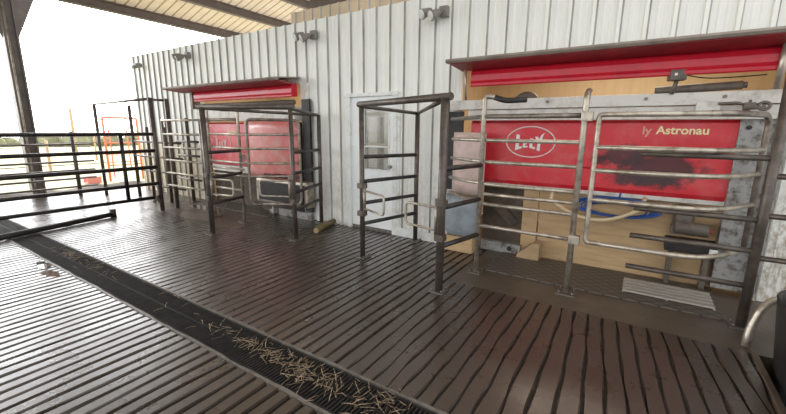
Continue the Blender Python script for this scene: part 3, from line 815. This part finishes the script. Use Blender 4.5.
# slab end: mud berm, then grass
mb = MB()
mb.grid(60, 9, lambda i, j: Vector((-10.98 - .07 * j, -6 + i * .19, -.02 + .13 * math.sin(math.pi * j / 8) * (.6 + .25 * math.sin(i * 1.3 + j) + .2 * math.sin(i * .61)))), True)
tag(mb.build('mud_berm', M['dirt']), 'low ridge of dark mud along the far slab edge', 'mud', kind='stuff')
mb = MB()
mb.grid(40, 40, lambda i, j: Vector((-11.1 - 60 * (i / 39) ** 2, -60 + 110 * j / 39, -.12 - .1 * min(1, i / 4) + (.25 * math.sin(i * .7 + j * 1.1) * (i / 39)))), True)
struct(mb, 'ground', M['ground'])
t = thing('orange_gate', 'orange pipe gate standing in the grass beyond the fence', 'gate', (-14, 5.6, -.2))
MB().tube([(-14, 5.15, -.2), (-14, 5.15, 1.78), (-14, 6.1, 1.78), (-14, 6.1, -.2)], .035, fillet=.05, seg=10).build('outer_frame', M['orange'], t)
MB().tube([(-14, 5.28, -.1), (-14, 5.28, 1.74)], .02, seg=8).build('upright', M['orange'], t)
MB().tube([(-14, 5.78, .2), (-14, 5.78, 1.76)], .02, seg=8).build('upright', M['orange'], t)
for z in (.3, .65, 1.0, 1.35): MB().tube([(-14, 5.15, z), (-14, 6.1, z)], .02, seg=8).build('rail', M['orange'], t)
t = thing('feed_trough', 'small red feed trough in the grass beyond the fence', 'trough', (-14, 4.6, -.2))
MB().prism([(-.22, 0), (.22, 0), (.3, .3), (.25, .3), (.18, .05), (-.18, .05), (-.25, .3), (-.3, .3)], lambda a, b, k: Vector((-14 + a * .7, (4.5, 4.85)[k], -.2 + b * .7))).build('tub', M['palered'], t)
# far fences, pole and hedge in the field
for k, (x, z1, lab) in enumerate(((-16.5, .95, 'thin pale wire fence in the field, nearer of the two'), (-23, 1.0, 'thin pale wire fence in the field, farther of the two'))):
    t = thing('field_fence', lab, 'fence', (x, 3, -.3), 'field fences')
    for i in range(8):
        y = -6 + i * 2.6 + k
        MB().tube([(x, y, -.35), (x, y, z1 + .08)], .045, seg=6).build('fence_post', M['board'], t)
    for z in (.2, .55, z1): MB().tube([(x, -7, z), (x, 16, z)], .016, seg=6).build('wire', M['brownsteel'], t)
t = thing('utility_pole', 'distant wooden utility pole with a wire in the field', 'utility pole', (-30, 9, -.3))
MB().tube([(-30, 9.4, -.4), (-30, 9.4, 2.6)], .09, seg=8).build('pole', M['board'], t)
MB().tube([(-30, 9.4, 2.5), (-30, 4, 2.2), (-30, -6, 1.6)], .02, seg=5).build('wire', M['brownsteel'], t)
mb = MB()
for k in range(110):
    y = -30 + k * .75; x = -44 + random.uniform(-2, 2); r = random.uniform(.5, 1.1)
    b2 = bmesh.new(); bmesh.ops.create_icosphere(b2, subdivisions=2, radius=r)
    for v in b2.verts: v.co = Vector((x, y, .1)) + Vector((v.co.x, v.co.y, v.co.z * .8)) * random.uniform(.82, 1.15)
    mb.merge(b2)
tag(mb.build('hedge', M['hedge']), 'pale hedge line far across the field', 'hedge', kind='stuff')

# ------------------------------------------------------------------ bottom right corner: trough, hoop
t = thing('water_trough', 'black plastic trough with rounded rim at the bottom right corner', 'trough', (1.20, 2.95, -.32))
mb = MB()
RP = [(0, -.30, .80), (1, .40, .98), (2, .46, 1.0), (3, .475, .985), (4, .46, .955), (5, .40, .93), (6, -.22, .76)]
def tro(i, j):
    a = 2 * math.pi * i / 40; _, z, k = RP[j]
    sq = lambda c: math.copysign(abs(c) ** .5, c)
    return Vector((1.20 + .37 * sq(math.cos(a)) * k, 2.95 + .52 * sq(math.sin(a)) * k, z))
mb.grid(41, 7, tro, True)
bmesh.ops.remove_doubles(mb.bm, verts=mb.bm.verts[:], dist=1e-4)
bmesh.ops.holes_fill(mb.bm, edges=[e for e in mb.bm.edges if e.is_boundary], sides=0)
mb.build('tub', M['black'], t)
tag(MB().tube([(.785, 3.44, .0), (.795, 3.46, .13), (.84, 3.49, .29), (.90, 3.52, .36), (1.3, 3.53, .40)], .026, fillet=.05, seg=12).build('hoop_pipe', M['galvlight']), 'worn whitish bent pipe rising from the slab corner by the trough', 'pipe')

# ------------------------------------------------------------------ sky, camera
w = bpy.data.worlds.new('overcast'); SC.world = w; w.use_nodes = True
nt = w.node_tree; bg = nt.nodes['Background']
tc = nt.nodes.new('ShaderNodeTexCoord')
nz = N(nt, 'ShaderNodeTexNoise', Scale=2.0, Detail=4); nt.links.new(tc.outputs['Generated'], nz.inputs['Vector'])
cr = ramp(nt, nz.outputs['Fac'], [(.3, (.95, .97, 1.0)), (.7, (1, 1, 1))])
nt.links.new(cr, bg.inputs['Color'])
# overcast sky, brightest where the veiled sun stands beyond the open left side
dp = nt.nodes.new('ShaderNodeVectorMath'); dp.operation = 'DOT_PRODUCT'
nt.links.new(tc.outputs['Generated'], dp.inputs[0]); dp.inputs[1].default_value = Vector((-.9, .22, .38)).normalized()
st = nt.nodes.new('ShaderNodeMapRange'); st.interpolation_type = 'SMOOTHSTEP'
st.inputs['From Min'].default_value = -.05; st.inputs['From Max'].default_value = 1.0
st.inputs['To Min'].default_value = 2.1; st.inputs['To Max'].default_value = 9.5
nt.links.new(dp.outputs['Value'], st.inputs['Value']); nt.links.new(st.outputs['Result'], bg.inputs['Strength'])

cam = bpy.data.cameras.new('camera'); co = bpy.data.objects.new('camera', cam); COL.objects.link(co)
cam.sensor_width = 36; cam.lens = 379 / 786 * 36; cam.clip_start = .05; cam.clip_end = 400
pitch, yaw, roll = math.radians(11.6), math.radians(-32.9), math.radians(.5)
fw = Vector((math.sin(yaw) * math.cos(pitch), math.cos(yaw) * math.cos(pitch), -math.sin(pitch)))
rt = Vector((math.cos(yaw), -math.sin(yaw), 0)); up = rt.cross(fw)
r_ = rt * math.cos(roll) + up * math.sin(roll); u_ = -rt * math.sin(roll) + up * math.cos(roll)
co.matrix_world = Matrix(((r_.x, u_.x, -fw.x, 0), (r_.y, u_.y, -fw.y, 0), (r_.z, u_.z, -fw.z, 1.5), (0, 0, 0, 1)))
SC.camera = co
vs = SC.view_settings
vs.view_transform = 'Standard'; vs.look = 'None'; vs.gamma = 1; vs.exposure = -.25; vs.use_curve_mapping = False
